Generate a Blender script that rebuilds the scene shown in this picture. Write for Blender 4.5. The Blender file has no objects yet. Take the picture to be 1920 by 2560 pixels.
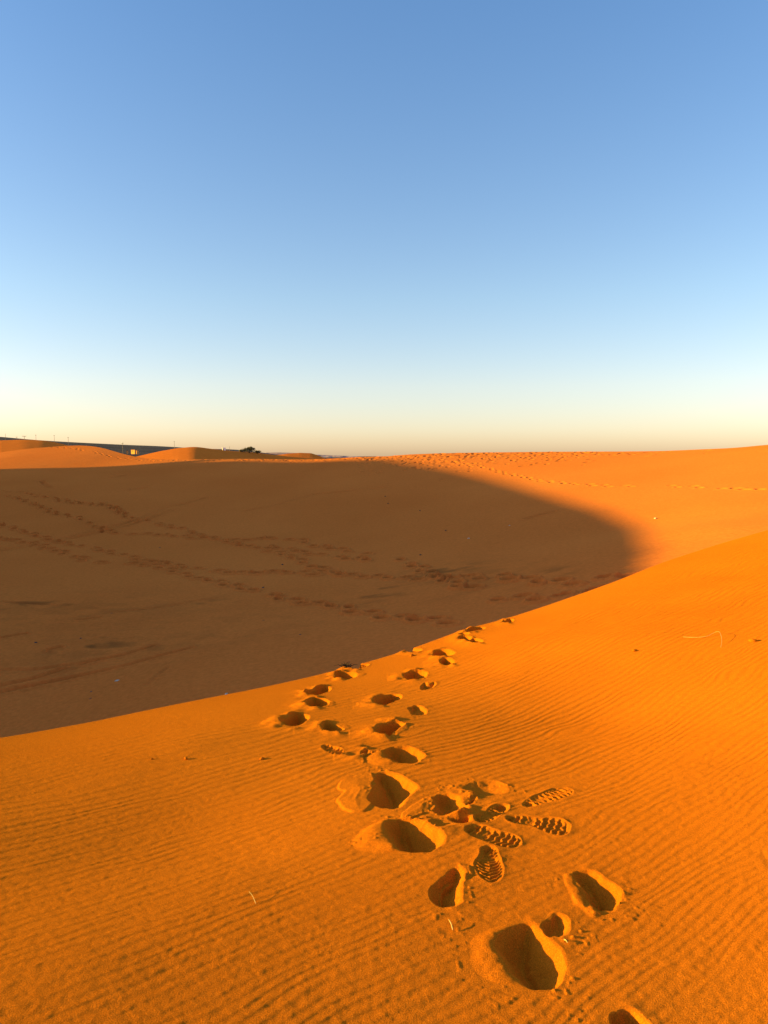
import bpy, math, random
import numpy as np
from mathutils import Vector

rng = np.random.RandomState(7)
random.seed(7)
scene = bpy.context.scene
COL = scene.collection

# ------------------------------------------------------------------ camera, sky, sun, exposure
FPX = 1884.0                       # focal length in pixels of the 1920 x 2560 photograph
PITCH = math.atan((1280 - 1140) / FPX)
cam_d = bpy.data.cameras.new("camera")
cam = bpy.data.objects.new("camera", cam_d)
COL.objects.link(cam)
cam_d.sensor_fit = 'VERTICAL'
cam_d.sensor_height = 36.0
cam_d.lens = 36.0 * FPX / 2560.0
cam_d.clip_start = 0.05
cam_d.clip_end = 60000
cam.location = (0, 0, 0)
cam.rotation_euler = (math.pi / 2 - PITCH, 0, 0)
scene.camera = cam

SUN_E = math.radians(10.0)
SUN_B = math.radians(3.0)         # heading of the light on the ground, from +X towards +Y
HX, HY = math.cos(SUN_B), math.sin(SUN_B)
TE = math.tan(SUN_E)
sun_d = bpy.data.lights.new("sun", 'SUN')
sun_d.energy = 5.0
sun_d.angle = math.radians(0.8)
sun_d.color = (1.0, 0.73, 0.03)
sun = bpy.data.objects.new("sun", sun_d)
COL.objects.link(sun)
sun.rotation_euler = Vector((HX * math.cos(SUN_E), HY * math.cos(SUN_E), -math.sin(SUN_E))).to_track_quat('-Z', 'Y').to_euler()
sun.location = (-60, -40, 40)

world = bpy.data.worlds.new("World")
scene.world = world
world.use_nodes = True
wn = world.node_tree
bg = wn.nodes['Background']
sky = wn.nodes.new('ShaderNodeTexSky')
sky.sky_type = 'NISHITA'
sky.sun_disc = False
sky.sun_elevation = SUN_E
sky.sun_rotation = math.atan2(-HX, -HY)     # azimuth measured from +Y towards +X
sky.altitude = 700
sky.air_density = 1.0
sky.dust_density = 1.0
sky.ozone_density = 1.3
sky_grade = wn.nodes.new('ShaderNodeHueSaturation')      # the phone's more saturated rendering of the same sky
sky_grade.inputs['Saturation'].default_value = 1.05
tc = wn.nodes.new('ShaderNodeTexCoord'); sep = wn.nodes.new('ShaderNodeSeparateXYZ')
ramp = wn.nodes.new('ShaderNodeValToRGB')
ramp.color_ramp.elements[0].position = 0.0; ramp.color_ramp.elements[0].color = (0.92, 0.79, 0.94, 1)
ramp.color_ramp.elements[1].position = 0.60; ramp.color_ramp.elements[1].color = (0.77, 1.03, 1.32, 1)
for p_, c_ in ((0.85, (2.5, 2.3, 2.3)), (0.035, (1.02, 0.89, 1.0)), (0.09, (1.12, 0.96, 1.0)), (0.2, (1.05, 1.03, 1.08))):  # highest stop overbrightens the unseen zenith, added fill light for shaded sand
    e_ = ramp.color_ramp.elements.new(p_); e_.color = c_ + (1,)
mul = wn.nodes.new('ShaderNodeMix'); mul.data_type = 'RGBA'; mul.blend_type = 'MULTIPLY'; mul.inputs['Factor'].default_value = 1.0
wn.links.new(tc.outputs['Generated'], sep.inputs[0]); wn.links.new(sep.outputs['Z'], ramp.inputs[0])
wn.links.new(sky.outputs[0], sky_grade.inputs['Color'])
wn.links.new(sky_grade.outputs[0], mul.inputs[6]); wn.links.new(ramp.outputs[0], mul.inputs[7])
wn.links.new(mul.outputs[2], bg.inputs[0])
bg.inputs[1].default_value = 0.09

scene.view_settings.view_transform = 'Standard'
scene.view_settings.look = 'None'
scene.view_settings.exposure = 1.5
scene.view_settings.gamma = 1.0

# ------------------------------------------------------------------ helpers
def ray(px, py):
    """slopes (x/y, z/y) of the sight line through a pixel of the photograph"""
    px = np.asarray(px, float); py = np.asarray(py, float)
    a = (px - 960) / FPX; b = -(py - 1280) / FPX
    dy = math.cos(PITCH) + b * math.sin(PITCH)
    dz = -math.sin(PITCH) + b * math.cos(PITCH)
    return a / dy, dz / dy

def pt(px, py, Y):
    u, m = ray(px, py)
    return np.stack([u * Y, np.asarray(Y, float) + 0 * u, m * Y], -1)

class TPS:
    def __init__(self, P, sx=10.0, smooth=0.0):
        P = np.asarray(P, float)
        self.s = sx
        c = P[:, :2] / sx
        n = len(c)
        d = np.linalg.norm(c[:, None] - c[None], axis=-1)
        K = self.k(d) + smooth * np.eye(n)
        A = np.zeros((n + 3, n + 3))
        A[:n, :n] = K
        A[:n, n] = 1; A[:n, n + 1:] = c
        A[n, :n] = 1; A[n + 1:, :n] = c.T
        b = np.zeros(n + 3); b[:n] = P[:, 2]
        self.w = np.linalg.solve(A, b); self.c = c
    @staticmethod
    def k(r):
        return r * r * np.log(np.maximum(r, 1e-9))
    def __call__(self, x, y):
        sh = np.shape(x)
        x = np.ravel(x) / self.s; y = np.ravel(y) / self.s
        n = len(self.c)
        o = self.w[n] + self.w[n + 1] * x + self.w[n + 2] * y
        for i in range(n):
            r2 = (x - self.c[i, 0]) ** 2 + (y - self.c[i, 1]) ** 2
            o += self.w[i] * 0.5 * r2 * np.log(np.maximum(r2, 1e-18))
        return o.reshape(sh)

def hash2(i, j, seed):
    i = i.astype(np.int64).astype(np.uint64); j = j.astype(np.int64).astype(np.uint64)
    h = i * np.uint64(374761393) + j * np.uint64(668265263) + np.uint64(seed * 2246822519 % (2 ** 32))
    h = (h ^ (h >> np.uint64(13))) * np.uint64(1274126177)
    h = h ^ (h >> np.uint64(16))
    return (h & np.uint64(0xFFFFFF)).astype(np.float64) / float(0xFFFFFF)

def noise(x, y, seed=1):
    """smooth value noise in -1..1"""
    x = np.asarray(x, float) + 1000.0; y = np.asarray(y, float) + 1000.0
    i = np.floor(x); j = np.floor(y)
    fx = x - i; fy = y - j
    fx = fx * fx * fx * (fx * (fx * 6 - 15) + 10); fy = fy * fy * fy * (fy * (fy * 6 - 15) + 10)
    a = hash2(i, j, seed); b = hash2(i + 1, j, seed); c = hash2(i, j + 1, seed); d = hash2(i + 1, j + 1, seed)
    return 2 * ((a * (1 - fx) + b * fx) * (1 - fy) + (c * (1 - fx) + d * fx) * fy) - 1

def fbm(x, y, seed=1, octv=3):
    o = 0; a = 1.0; t = 0
    for k in range(octv):
        o = o + a * noise(x * 2 ** k, y * 2 ** k, seed + k * 17); t += a; a *= 0.5
    return o / t

def sstep(a, b, x):
    t = np.clip((x - a) / (b - a), 0, 1)
    return t * t * (3 - 2 * t)

def chaikin(P, n=2):
    P = np.asarray(P, float)
    for _ in range(n):
        Q = np.roll(P, -1, axis=0)
        P = np.stack([0.75 * P + 0.25 * Q, 0.25 * P + 0.75 * Q], 1).reshape(-1, 2)
    return P

def sdf(P, x, y):
    """signed distance to a closed polygon, positive inside"""
    d2 = np.full(x.shape, 1e9); ins = np.zeros(x.shape, bool)
    n = len(P)
    for i in range(n):
        ax, ay = P[i]; bx, by = P[(i + 1) % n]
        ex, ey = bx - ax, by - ay
        l2 = ex * ex + ey * ey + 1e-12
        t = np.clip(((x - ax) * ex + (y - ay) * ey) / l2, 0, 1)
        d2 = np.minimum(d2, (x - ax - t * ex) ** 2 + (y - ay - t * ey) ** 2)
        c = (ay > y) != (by > y)
        if abs(ey) > 1e-12:
            ins ^= c & (x < ex * (y - ay) / ey + ax)
    return np.where(ins, 1, -1) * np.sqrt(d2)

def tag(o, label=None, cat=None, group=None, kind=None):
    if label: o["label"] = label
    if cat: o["category"] = cat
    if group: o["group"] = group
    if kind: o["kind"] = kind
    return o

def mesh_np(name, V, F, mat, smooth=True, parent=None, loc=None, attrs=None):
    V = np.asarray(V, np.float32); F = np.asarray(F, np.int32)
    if loc is None:
        loc = (0, 0, 0)
    V = V - np.asarray(loc, np.float32)
    me = bpy.data.meshes.new(name)
    k = F.shape[1]
    me.vertices.add(len(V)); me.vertices.foreach_set("co", V.ravel())
    me.loops.add(F.size); me.loops.foreach_set("vertex_index", F.ravel())
    me.polygons.add(len(F))
    me.polygons.foreach_set("loop_start", np.arange(0, F.size, k, dtype=np.int32))
    me.polygons.foreach_set("loop_total", np.full(len(F), k, np.int32))
    me.update(calc_edges=True)
    if attrs:
        for an, av in attrs.items():
            a = me.attributes.new(an, 'FLOAT', 'POINT'); a.data.foreach_set("value", np.asarray(av, np.float32).ravel())
    if smooth:
        me.polygons.foreach_set("use_smooth", np.ones(len(F), bool))
    me.materials.append(mat)
    o = bpy.data.objects.new(name, me)
    COL.objects.link(o)
    o.location = loc
    if parent: o.parent = parent
    return o

def mesh_py(name, V, F, mat, parent=None, loc=(0, 0, 0), smooth=False):
    me = bpy.data.meshes.new(name)
    me.from_pydata([tuple(v) for v in V], [], F); me.update()
    if smooth:
        for p in me.polygons: p.use_smooth = True
    me.materials.append(mat)
    o = bpy.data.objects.new(name, me); COL.objects.link(o)
    o.location = loc
    if parent: o.parent = parent
    return o

def empty(name, loc, rz=0):
    o = bpy.data.objects.new(name, None); COL.objects.link(o)
    o.location = loc; o.rotation_euler = (0, 0, rz)
    return o

def grid_faces(nr, nc):
    a = np.arange(nr * nc).reshape(nr, nc)
    return np.stack([a[:-1, :-1], a[:-1, 1:], a[1:, 1:], a[1:, :-1]], -1).reshape(-1, 4)

def split_grid(name, X, Y, Z, ids, mat, specs, attrs=None):
    """one object for the sheet, one object for each id drawn in it (seams fall on undisturbed sand)"""
    nr, nc = X.shape
    V = np.stack([X, Y, Z], -1).reshape(-1, 3)
    F = grid_faces(nr, nc)
    fid = ids[:-1, :-1].ravel()
    out = {}
    for k in np.unique(fid):
        f = F[fid == k]
        used = np.unique(f)
        remap = np.full(nr * nc, -1, np.int64) if k == 0 else None
        if k == 0:
            remap[used] = np.arange(len(used)); ff = remap[f]
        else:
            ff = np.searchsorted(used, f)
        v = V[used]
        at = {a: np.ravel(b)[used] for a, b in attrs.items()} if attrs else None
        if k == 0:
            o = mesh_np(name, v, ff, mat, attrs=at)
        else:
            if len(f) < 3: continue
            nm = specs[k].get('name', 'footprint')
            o = mesh_np(nm, v, ff, mat, loc=tuple(v.mean(0)), attrs=at)
            s = specs[k]
            tag(o, s.get('label'), s.get('cat', 'footprint') if s.get('kind') is None else s.get('cat'), s.get('group'), s.get('kind'))
        out[k] = o
    return out

# ------------------------------------------------------------------ materials
def nmat(name):
    m = bpy.data.materials.new(name); m.use_nodes = True
    nt = m.node_tree
    return m, nt, nt.nodes['Principled BSDF'], nt.nodes.new

def plain(name, col, rough=0.8, var=0.15, scale=3.0, spec=0.2):
    m, nt, p, N = nmat(name)
    n = N('ShaderNodeTexNoise'); n.inputs['Scale'].default_value = scale; n.inputs['Detail'].default_value = 4
    r = N('ShaderNodeValToRGB')
    r.color_ramp.elements[0].position = 0.3; r.color_ramp.elements[1].position = 0.7
    r.color_ramp.elements[0].color = tuple(c * (1 - var) for c in col) + (1,)
    r.color_ramp.elements[1].color = tuple(min(1, c * (1 + var)) for c in col) + (1,)
    g = N('ShaderNodeNewGeometry')
    nt.links.new(g.outputs['Position'], n.inputs['Vector'])
    nt.links.new(n.outputs['Fac'], r.inputs[0]); nt.links.new(r.outputs[0], p.inputs['Base Color'])
    p.inputs['Roughness'].default_value = rough
    p.inputs['Specular IOR Level'].default_value = spec
    return m

def sand_mat(name, col, grain_scale=170.0, grain=0.004, big=0.25, stain=False, spec=0.0, con=1.0):
    m, nt, p, N = nmat(name)
    L = nt.links.new
    g = N('ShaderNodeNewGeometry')
    n1 = N('ShaderNodeTexNoise'); n1.inputs['Scale'].default_value = big; n1.inputs['Detail'].default_value = 5
    n2 = N('ShaderNodeTexNoise'); n2.inputs['Scale'].default_value = grain_scale; n2.inputs['Detail'].default_value = 3; n2.inputs['Roughness'].default_value = 0.65
    for n in (n1, n2): L(g.outputs['Position'], n.inputs['Vector'])
    r1 = N('ShaderNodeValToRGB')
    r1.color_ramp.elements[0].position = 0.3; r1.color_ramp.elements[1].position = 0.7
    r1.color_ramp.elements[0].color = (col[0] * 0.95, col[1] * 0.92, col[2] * 0.9, 1)
    r1.color_ramp.elements[1].color = (col[0] * 1.04, col[1] * 1.06, col[2] * 1.08, 1)
    L(n1.outputs['Fac'], r1.inputs[0])
    mx = N('ShaderNodeMix'); mx.data_type = 'RGBA'; mx.blend_type = 'MULTIPLY'; mx.inputs['Factor'].default_value = 1.0
    r2 = N('ShaderNodeValToRGB')
    r2.color_ramp.elements[0].position = 0.3; r2.color_ramp.elements[1].position = 0.7
    r2.color_ramp.elements[0].color = (1 - .42 * con, 1 - .45 * con, 1 - .5 * con, 1); r2.color_ramp.elements[1].color = (1 + .3 * con, 1 + .32 * con, 1 + .35 * con, 1)
    L(n2.outputs['Fac'], r2.inputs[0])
    L(r1.outputs[0], mx.inputs[6]); L(r2.outputs[0], mx.inputs[7])
    last = mx.outputs[2]
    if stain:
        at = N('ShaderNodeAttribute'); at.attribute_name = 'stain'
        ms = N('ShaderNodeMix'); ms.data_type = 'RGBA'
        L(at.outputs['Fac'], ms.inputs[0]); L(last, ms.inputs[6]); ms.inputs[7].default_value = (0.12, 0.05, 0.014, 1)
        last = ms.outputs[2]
    L(last, p.inputs['Base Color'])
    b = N('ShaderNodeBump'); b.inputs['Distance'].default_value = grain; b.inputs['Strength'].default_value = 1.0
    L(n2.outputs['Fac'], b.inputs['Height']); L(b.outputs[0], p.inputs['Normal'])
    p.inputs['Roughness'].default_value = 0.95
    p.inputs['Diffuse Roughness'].default_value = 0.4
    p.inputs['Specular IOR Level'].default_value = spec
    return m

SAND = (0.585, 0.146, 0.007)
M_near = sand_mat("near sand", SAND, 240, 0.0036, 0.6)
M_hollow = sand_mat("hollow sand", (0.57, 0.151, 0.027), 9.0, 0.005, 0.12, stain=True, con=0.3)
M_far = sand_mat("far sand", (0.62, 0.152, 0.020), 0.8, 0.03, 0.03, con=0.2)

# ------------------------------------------------------------------ the near dune
crest_px = [(-500, 1900, 4.75), (0, 1846, 5.6), (231, 1805, 6.2), (463, 1757, 6.85), (648, 1721, 7.4), (856, 1673, 8.1), (1042, 1618, 8.8),
            (1157, 1576, 9.3), (1261, 1548, 9.75), (1412, 1499, 10.4), (1551, 1449, 11.1), (1643, 1412, 11.6), (1736, 1381, 12.1),
            (1920, 1329, 13.0)]
ctrl = [pt(*c) for c in crest_px]
ctrl += [pt(*c) for c in [(0, 2560, 1.97), (480, 2560, 1.98), (960, 2560, 1.99), (1440, 2560, 1.99), (1920, 2560, 1.98),
                          (0, 2200, 3.0), (0, 2000, 4.0), (480, 2100, 3.45), (960, 2062, 3.38), (1350, 2062, 3.32), (1920, 2062, 3.15), (480, 1850, 5.0),
                          (1000, 1800, 5.35), (1500, 1800, 5.1), (1920, 1700, 5.1), (1500, 1600, 7.2), (1200, 1680, 7.0), (1920, 1500, 7.8),
                          (700, 1850, 4.95)]]
ctrl += [np.array(p, float) for p in [(0, 0, -1.42), (-3, 0, -1.55), (3, 0, -1.15), (0, -8, -1.1), (8, 0, -.35), (-8, -1, -1.9), (9.5, 15.5, -1.12),
                                      (14, 19, -0.75), (22, 26, -.3), (14, 10, -.2), (33, 33, .4), (22, 12, 1.0), (-14, -6, -1.6)]]
near_tps = TPS(np.array(ctrl), 6.0, 1e-4)
crest_uy = sorted([(float(ray(c[0], c[1])[0]), c[2]) for c in crest_px] + [(-2.6, 2.4), (-1.4, 3.7), (0.62, 15.2), (0.74, 19), (0.85, 26), (1.0, 33), (1.5, 36)])
cu = np.array([a for a, b in crest_uy]); cy = np.array([b for a, b in crest_uy])
def Yc_near(u):
    o = 0
    for k in (-0.03, -0.015, 0, 0.015, 0.03):
        o = o + np.interp(u + k, cu, cy)
    return o / 5

def near_hit(px, py):
    """where the sight line through a photo pixel meets the near dune"""
    u, m = ray(px, py)
    ys = np.linspace(1.0, float(Yc_near(u)) + 0.4, 1500)
    d = near_tps(u * ys, ys) - m * ys
    k = np.argmax(d > 0) if (d > 0).any() else len(d) - 1
    if k > 0 and d[k] > 0:
        t = d[k - 1] / (d[k - 1] - d[k]); y = ys[k - 1] + t * (ys[k] - ys[k - 1])
    else:
        y = ys[k]
    return float(u * y), float(y)

def near_poly(pts):
    return np.array([near_hit(*p) for p in pts])

# columns and rows
du = 0.00133 * 0.8
uc = np.arange(-0.60, 0.60, du)
uc = np.concatenate([np.linspace(-2.5, -0.61, 60), uc, np.linspace(0.61, 1.4, 60)])
rows = [0.45]
while rows[-1] < 13.2:
    y = rows[-1]
    st = min(max(0.5 * y * y / (1.9 * 754), 0.0022), 0.016) if y > 1.7 else 0.03
    rows.append(y + st)
rows = np.array(rows); tr = (rows - rows[0]) / (rows[-1] - rows[0])
Ycu = Yc_near(uc)
# each column: its own share of rows up to the crest, with the near rows kept dense
y0 = rows[0]
base_rows = np.interp(np.linspace(0, 1, 1), [0, 1], [0, 1])
def col_rows(yc):
    q = rows[rows < yc - 1e-6]
    return q
NR = 1150
Yg = np.empty((NR, len(uc)))
# density function of image rows: s(y) = cumulative number of rows, inverted per column
cum = np.arange(len(rows)) / 1.0
far_y = np.array([13.2, 40.0]); cum_all = np.concatenate([cum, [cum[-1] + 250]]); rows_all = np.concatenate([rows, [40.0]])
for i, yc in enumerate(Ycu):
    cmax = np.interp(yc, rows_all, cum_all)
    Yg[:, i] = np.interp(np.linspace(0, cmax, NR), cum_all, rows_all)
Xg = Yg * uc[None]
Zg = near_tps(Xg, Yg)

# wind ripples
def ripple_field(X, Y):
    ang = np.radians(33 + 12 * sstep(2.5, 6.5, Y))
    a0 = math.radians(38)
    w = -X * math.sin(a0) + Y * math.cos(a0)
    l = X * math.cos(a0) + Y * math.sin(a0)
    w = w + 0.10 * noise(X * 0.55, Y * 0.55, 3) + 0.040 * noise(l * 1.6, w * 2.6, 5) + 0.014 * noise(l * 4.5, w * 9, 8)
    w = w - 0.012 * (Y - 4) ** 2 * np.where(Y < 9, 1, 0) * 0.5
    ph = 2 * math.pi / 0.0157 * np.log(np.maximum(w + 1.37, 0.25))      # the ripples widen up the slope
    dl = noise(l * 1.5, w * 4.5, 21) + 0.45 * noise(l * 5, w * 12, 23)
    ph = ph + 3.0 * dl
    s = np.sin(ph + 0.35 * np.sin(ph))
    amp = 0.8 + 0.32 * noise(l * 1.9, w * 5.0, 31) + 0.12 * noise(X * .9, Y * .9, 37)
    return s * np.clip(amp, 0.05, 1.3)
dist_crest = (Ycu[None] - Yg) * 0.75
in_frame = (np.abs(uc) < 0.75)[None] & (Yg > 1.2)
lamfade = sstep(0.15, 1.8, dist_crest)
rip = np.where(in_frame, ripple_field(Xg, Yg), 0)
wl_ = 0.0157 * np.clip(-Xg * math.sin(math.radians(38)) + Yg * math.cos(math.radians(38)) + 1.37, 1.0, 8.5)
rip_amp = (0.0135 + 0.006 * sstep(2.5, 5, Yg)) * wl_ * lamfade
small = np.where(in_frame, 0.0011 * fbm(Xg * 28, Yg * 28, 51, 2), 0) * sstep(9, 3, Yg)
undul = np.where(in_frame, 0.006 * noise(Xg * 1.1, Yg * 1.1, 61) + 0.003 * noise(Xg * 3.1, Yg * 3.1, 62), 0) * lamfade

disp = np.zeros_like(Zg); smoothmask = np.ones_like(Zg)
ids = np.zeros(Zg.shape, np.int32)
specs = {}
_local = {}
def window(P, pad):
    lo = P.min(0) - pad; hi = P.max(0) + pad
    rmask = np.where((Yg.max(1) >= lo[1]) & (Yg.min(1) <= hi[1]))[0]
    m = (Xg > lo[0]) & (Xg < hi[0]) & (Yg > lo[1]) & (Yg < hi[1])
    r = np.where(m.any(1))[0]; c = np.where(m.any(0))[0]
    if len(r) == 0 or len(c) == 0: return None
    return slice(r[0], r[-1] + 1), slice(c[0], c[-1] + 1)

GP = "footprints pressed into the near sunlit dune"
next_id = [1]
def reg(label):
    k = next_id[0]; next_id[0] += 1
    specs[k] = dict(label=label, cat='footprint', group=GP)
    return k

def put(sl, d, fl, inside, k, mode='max'):
    """press d metres into the sheet; fl = how far the ripples are wiped out"""
    cur = disp[sl]
    new = np.where(inside, np.where(cur < -0.012, np.minimum(cur, -d), -d) if mode == 'max' else -d, cur)
    disp[sl] = new
    smoothmask[sl] = np.minimum(smoothmask[sl], 1 - fl)
    if k:
        ids[sl] = np.where(inside, k, ids[sl])

def fan(px_poly, h=0.008, soft=0.03, seed=0):
    """thin tongue of loose sand thrown out of a print"""
    P = chaikin(near_poly(px_poly), 2)
    sl = window(P, 0.12)
    if sl is None: return
    x, y = Xg[sl], Yg[sl]
    d = sdf(P, x + 0.012 * noise(x * 18, y * 18, 70 + seed), y + 0.012 * noise(x * 18, y * 18, 90 + seed))
    a = 0.45 * sstep(-0.004, 0.012, d) + 0.55 * sstep(0, max(soft, 0.08), d)
    disp[sl] += h * a * (0.8 + 0.3 * noise(x * 9, y * 9, 33)) + 0.0012 * a * np.sin(d * 150 + 3 * noise(x * 8, y * 8, 35)) * np.clip(noise(x * 6, y * 6, 36) + .3, 0, 1)
    smoothmask[sl] = np.minimum(smoothmask[sl], 1 - 0.92 * sstep(-0.03, 0.02, d))

def pit(label, inner, depth, outer=None, shoulder=0.012, wl=0.03, wr=0.075, seed=0, rough=0.003, ridge=None, raise_rim=0.006, sl_=None):
    I = chaikin(near_poly(inner), 2)
    O = chaikin(near_poly(outer), 2) if outer is not None else I
    sl = window(np.concatenate([I, O]), 0.16)
    if sl is None: return
    x, y = Xg[sl], Yg[sl]
    wx = x + 0.006 * noise(x * 14, y * 14, 11 + seed) + 0.0035 * noise(x * 38, y * 38, 13 + seed); wy = y + 0.006 * noise(x * 14, y * 14, 12 + seed) + 0.0035 * noise(x * 38, y * 38, 14 + seed)
    dI = sdf(I, wx, wy); dO = np.maximum(sdf(O, wx, wy), dI)
    e = 0.035
    cs = -(sdf(I, wx + e * HX, wy + e * HY) - sdf(I, wx - e * HX, wy - e * HY)) / (2 * e)
    side = sstep(0.0, 0.6, cs)
    dP = dI + (dO - dI) * side                      # the pit reaches the outer rim on the side away from the sun
    slope = (1.3 - 0.3 * sstep(0.35, 0.9, cs) + (1.6 if outer is None else 0)) if sl_ is None else sl_       # loose sand slumps to its resting angle on the far side
    t = np.clip(dP * slope / depth, 0, 1.6)
    prof = t - 0.25 * t * t * np.clip(t, 0, 1.25)     # levels out into a rounded bottom
    prof = np.where(t > 1.1, 1.1 - 0.25 * 1.331, prof)
    d = np.where(dP > 0, depth * prof, 0)
    if outer is not None:                           # sand heaped up towards the pit on the sunny side
        gap = sstep(0.01, 0.08, dO - dI)
        m = np.where((dP <= 0) & (dO > 0), dO / (dO - dP + 1e-4), 0)
        d = d - gap * (1 - side) * np.where(dP > 0, 0, shoulder * 2.6 * m ** 1.4 * (1 - m) ** 0.7)
    d = d + np.where(dO > 0.01, rough * fbm(x * 16, y * 16, 40 + seed, 3) * sstep(0, .04, dO), 0)
    if ridge is not None:
        d = d - np.where(dI > 0, ridge * np.exp(-((noise(x * 5, y * 5, 5 + seed)) / 0.12) ** 2) * t, 0)
    ins = dO > 0
    # soft raised lip outside the rim
    lip = raise_rim * np.exp(-np.clip(-dO, 0, 1) / 0.035) * sstep(0.0, 0.012, -dO) * side
    if outer is None and sl_ is None:
        lip = lip + 0.024 * np.exp(-(np.clip(-dO, 0, 1) / 0.11) ** 2) * sstep(0.0, 0.02, -dO) * (1 - side)
    disp[sl] = disp[sl] + np.where(ins, 0, lip * (0.6 + 0.8 * noise(x * 11, y * 11, 77 + seed)))
    crumb = (0 if sl_ == 0.12 else 1) * np.clip(noise(x * 55, y * 55, 63 + seed) - 0.35, 0, 1) * np.clip(noise(x * 9, y * 9, 64 + seed) + 0.2, 0, 1) * 0.016 * np.exp(-np.clip(-dO, 0, 1) / 0.05)
    disp[sl] = disp[sl] + np.where(ins, 0, crumb)
    d = d - crumb * 0.5 * np.where(ins, 1, 0)
    k = reg(label)
    put(sl, d, sstep(-0.05, 0.005, dO), ins, 0)
    cell = 0.012
    ids[sl] = np.where(dO > -cell, k, ids[sl])
    return k

def shoe(label, outline, heel, toe, depth=0.02, lug=0.008, pitch=0.019, seed=0, lip=0.006, heel_extra=0.012, smooth_arch=True, toe_extra=0.0, slant=0.12):
    P = chaikin(near_poly(outline), 2)
    A = np.array(near_hit(*heel)); B = np.array(near_hit(*toe))
    L = np.linalg.norm(B - A); ax = (B - A) / L; cx = np.array([-ax[1], ax[0]])
    sl = window(P, 0.12)
    if sl is None: return
    x, y = Xg[sl], Yg[sl]
    wx = x + 0.004 * noise(x * 22, y * 22, 11 + seed); wy = y + 0.004 * noise(x * 22, y * 22, 12 + seed)
    d0 = sdf(P, wx, wy)
    t = ((x - A[0]) * ax[0] + (y - A[1]) * ax[1])
    c = (x - A[0]) * cx[0] + (y - A[1]) * cx[1]
    tn = t / L
    base = depth * sstep(0, 0.018, d0) + heel_extra * sstep(0.25, 0.05, tn) * sstep(0, .02, d0) + toe_extra * sstep(0.6, 1.0, tn) * sstep(0, .02, d0)
    # lugs: wavy cross bars, broken by channels along the sole
    tw = t + slant * np.abs(c) + 0.3 * slant * c + 0.004 * np.sin(c * 120 + 1.3 * seed) + 0.004 * noise(x * 26, y * 26, 21 + seed)
    bars = np.sin(2 * math.pi * tw / pitch)
    bars = sstep(-0.1, 0.7, bars)
    split = 1 - 0.35 * np.exp(-((c + 0.012 * np.sin(t * 30 + seed)) / 0.004) ** 2) * sstep(-0.2, 0.4, noise(x * 12, y * 12, 24 + seed))
    arch = 1 - 0.85 * np.exp(-((tn - 0.36) / 0.09) ** 2) if smooth_arch else 1.0
    worn = 0.85 + 0.35 * noise(x * 17, y * 17, 31 + seed)
    tread = lug * bars * (0.4 + 0.6 * split) * arch * np.clip(worn, 0.1, 1.1) * sstep(0.002, 0.010, d0)
    d = np.where(d0 > 0, base - tread, 0)
    k = reg(label)
    lipf = lip * np.exp(-np.clip(-d0, 0, 1) / 0.02) * sstep(0.0, 0.008, -d0) * np.clip(0.7 + 0.9 * noise(x * 13, y * 13, 55 + seed), 0, 2)
    disp[sl] = disp[sl] + np.where(d0 > 0, 0, lipf)
    put(sl, d, sstep(-0.03, 0.005, d0), d0 > 0, 0, mode='set')
    ids[sl] = np.where(d0 > -0.01, k, ids[sl])
    return k

def cr(ox, oy, s, pts):
    return [(ox + a * s, oy + b * s) for a, b in pts]
def c5(pts): return cr(640, 1500, 660 / 1659, pts)
def c6(pts): return cr(800, 1850, 700 / 1659, pts)
def c7(pts): return cr(1000, 2100, 700 / 1659, pts)
def oval(cx, cy, w, h, rot=0.0, seed=1, n=10, irr=0.10):
    rr = random.Random(seed); o = []
    for i in range(n):
        a = 2 * math.pi * i / n
        q = 1 + rr.uniform(-irr, irr)
        x = w / 2 * math.cos(a) * q; y = h / 2 * math.sin(a) * q
        o.append((cx + x * math.cos(rot) - y * math.sin(rot), cy + x * math.sin(rot) + y * math.cos(rot)))
    return o

# tongues of loose sand first
fan(c6([(330, 195), (230, 205), (140, 245), (100, 272), (112, 296), (150, 305), (118, 335), (95, 372), (105, 402), (160, 425), (235, 435), (300, 410), (320, 300)]), 0.022, 0.16, 1)
fan(c6([(460, 470), (520, 400), (640, 330), (680, 350), (660, 430), (560, 470)]), 0.012, 0.08, 2)
fan(c5([(170, 735), (90, 740), (30, 770), (35, 790), (110, 800), (190, 795)]), 0.012, 0.05, 3)
fan(c5([(760, 610), (690, 625), (615, 655), (650, 675), (760, 668)]), 0.012, 0.05, 4)
fan(c5([(330, 565), (250, 590), (240, 602), (330, 605)]), 0.010, 0.05, 5)
fan(c5([(330, 635), (230, 655), (215, 680), (330, 680)]), 0.010, 0.05, 6)
fan(c5([(460, 625), (500, 640), (495, 665), (450, 672)]), 0.008, 0.05, 7)
fan(c5([(740, 800), (665, 830), (660, 855), (760, 860)]), 0.010, 0.05, 8)
fan(c5([(930, 780), (970, 780), (960, 810), (900, 850), (860, 865), (900, 810)]), 0.008, 0.05, 9)
fan(c5([(540, 785), (595, 800), (570, 825), (520, 835)]), 0.008, 0.04, 10)
fan(c5([(410, 800), (310, 815), (340, 830), (430, 830)]), 0.008, 0.04, 11)
fan(c5([(640, 455), (700, 460), (680, 480), (620, 490)]), 0.008, 0.04, 12)
fan(c5([(940, 455), (830, 470), (850, 500), (950, 490)]), 0.008, 0.04, 13)
fan(c7([(430, 150), (340, 145), (380, 200), (400, 250), (440, 190)]), 0.012, 0.05, 14)
fan(c7([(1010, 180), (960, 200), (1000, 300), (1030, 380), (1130, 420), (1080, 320), (1060, 260)]), 0.012, 0.06, 15)
fan(c7([(1060, 300), (1010, 330), (1060, 410), (1140, 480), (1180, 430)]), 0.008, 0.06, 16)

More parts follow.
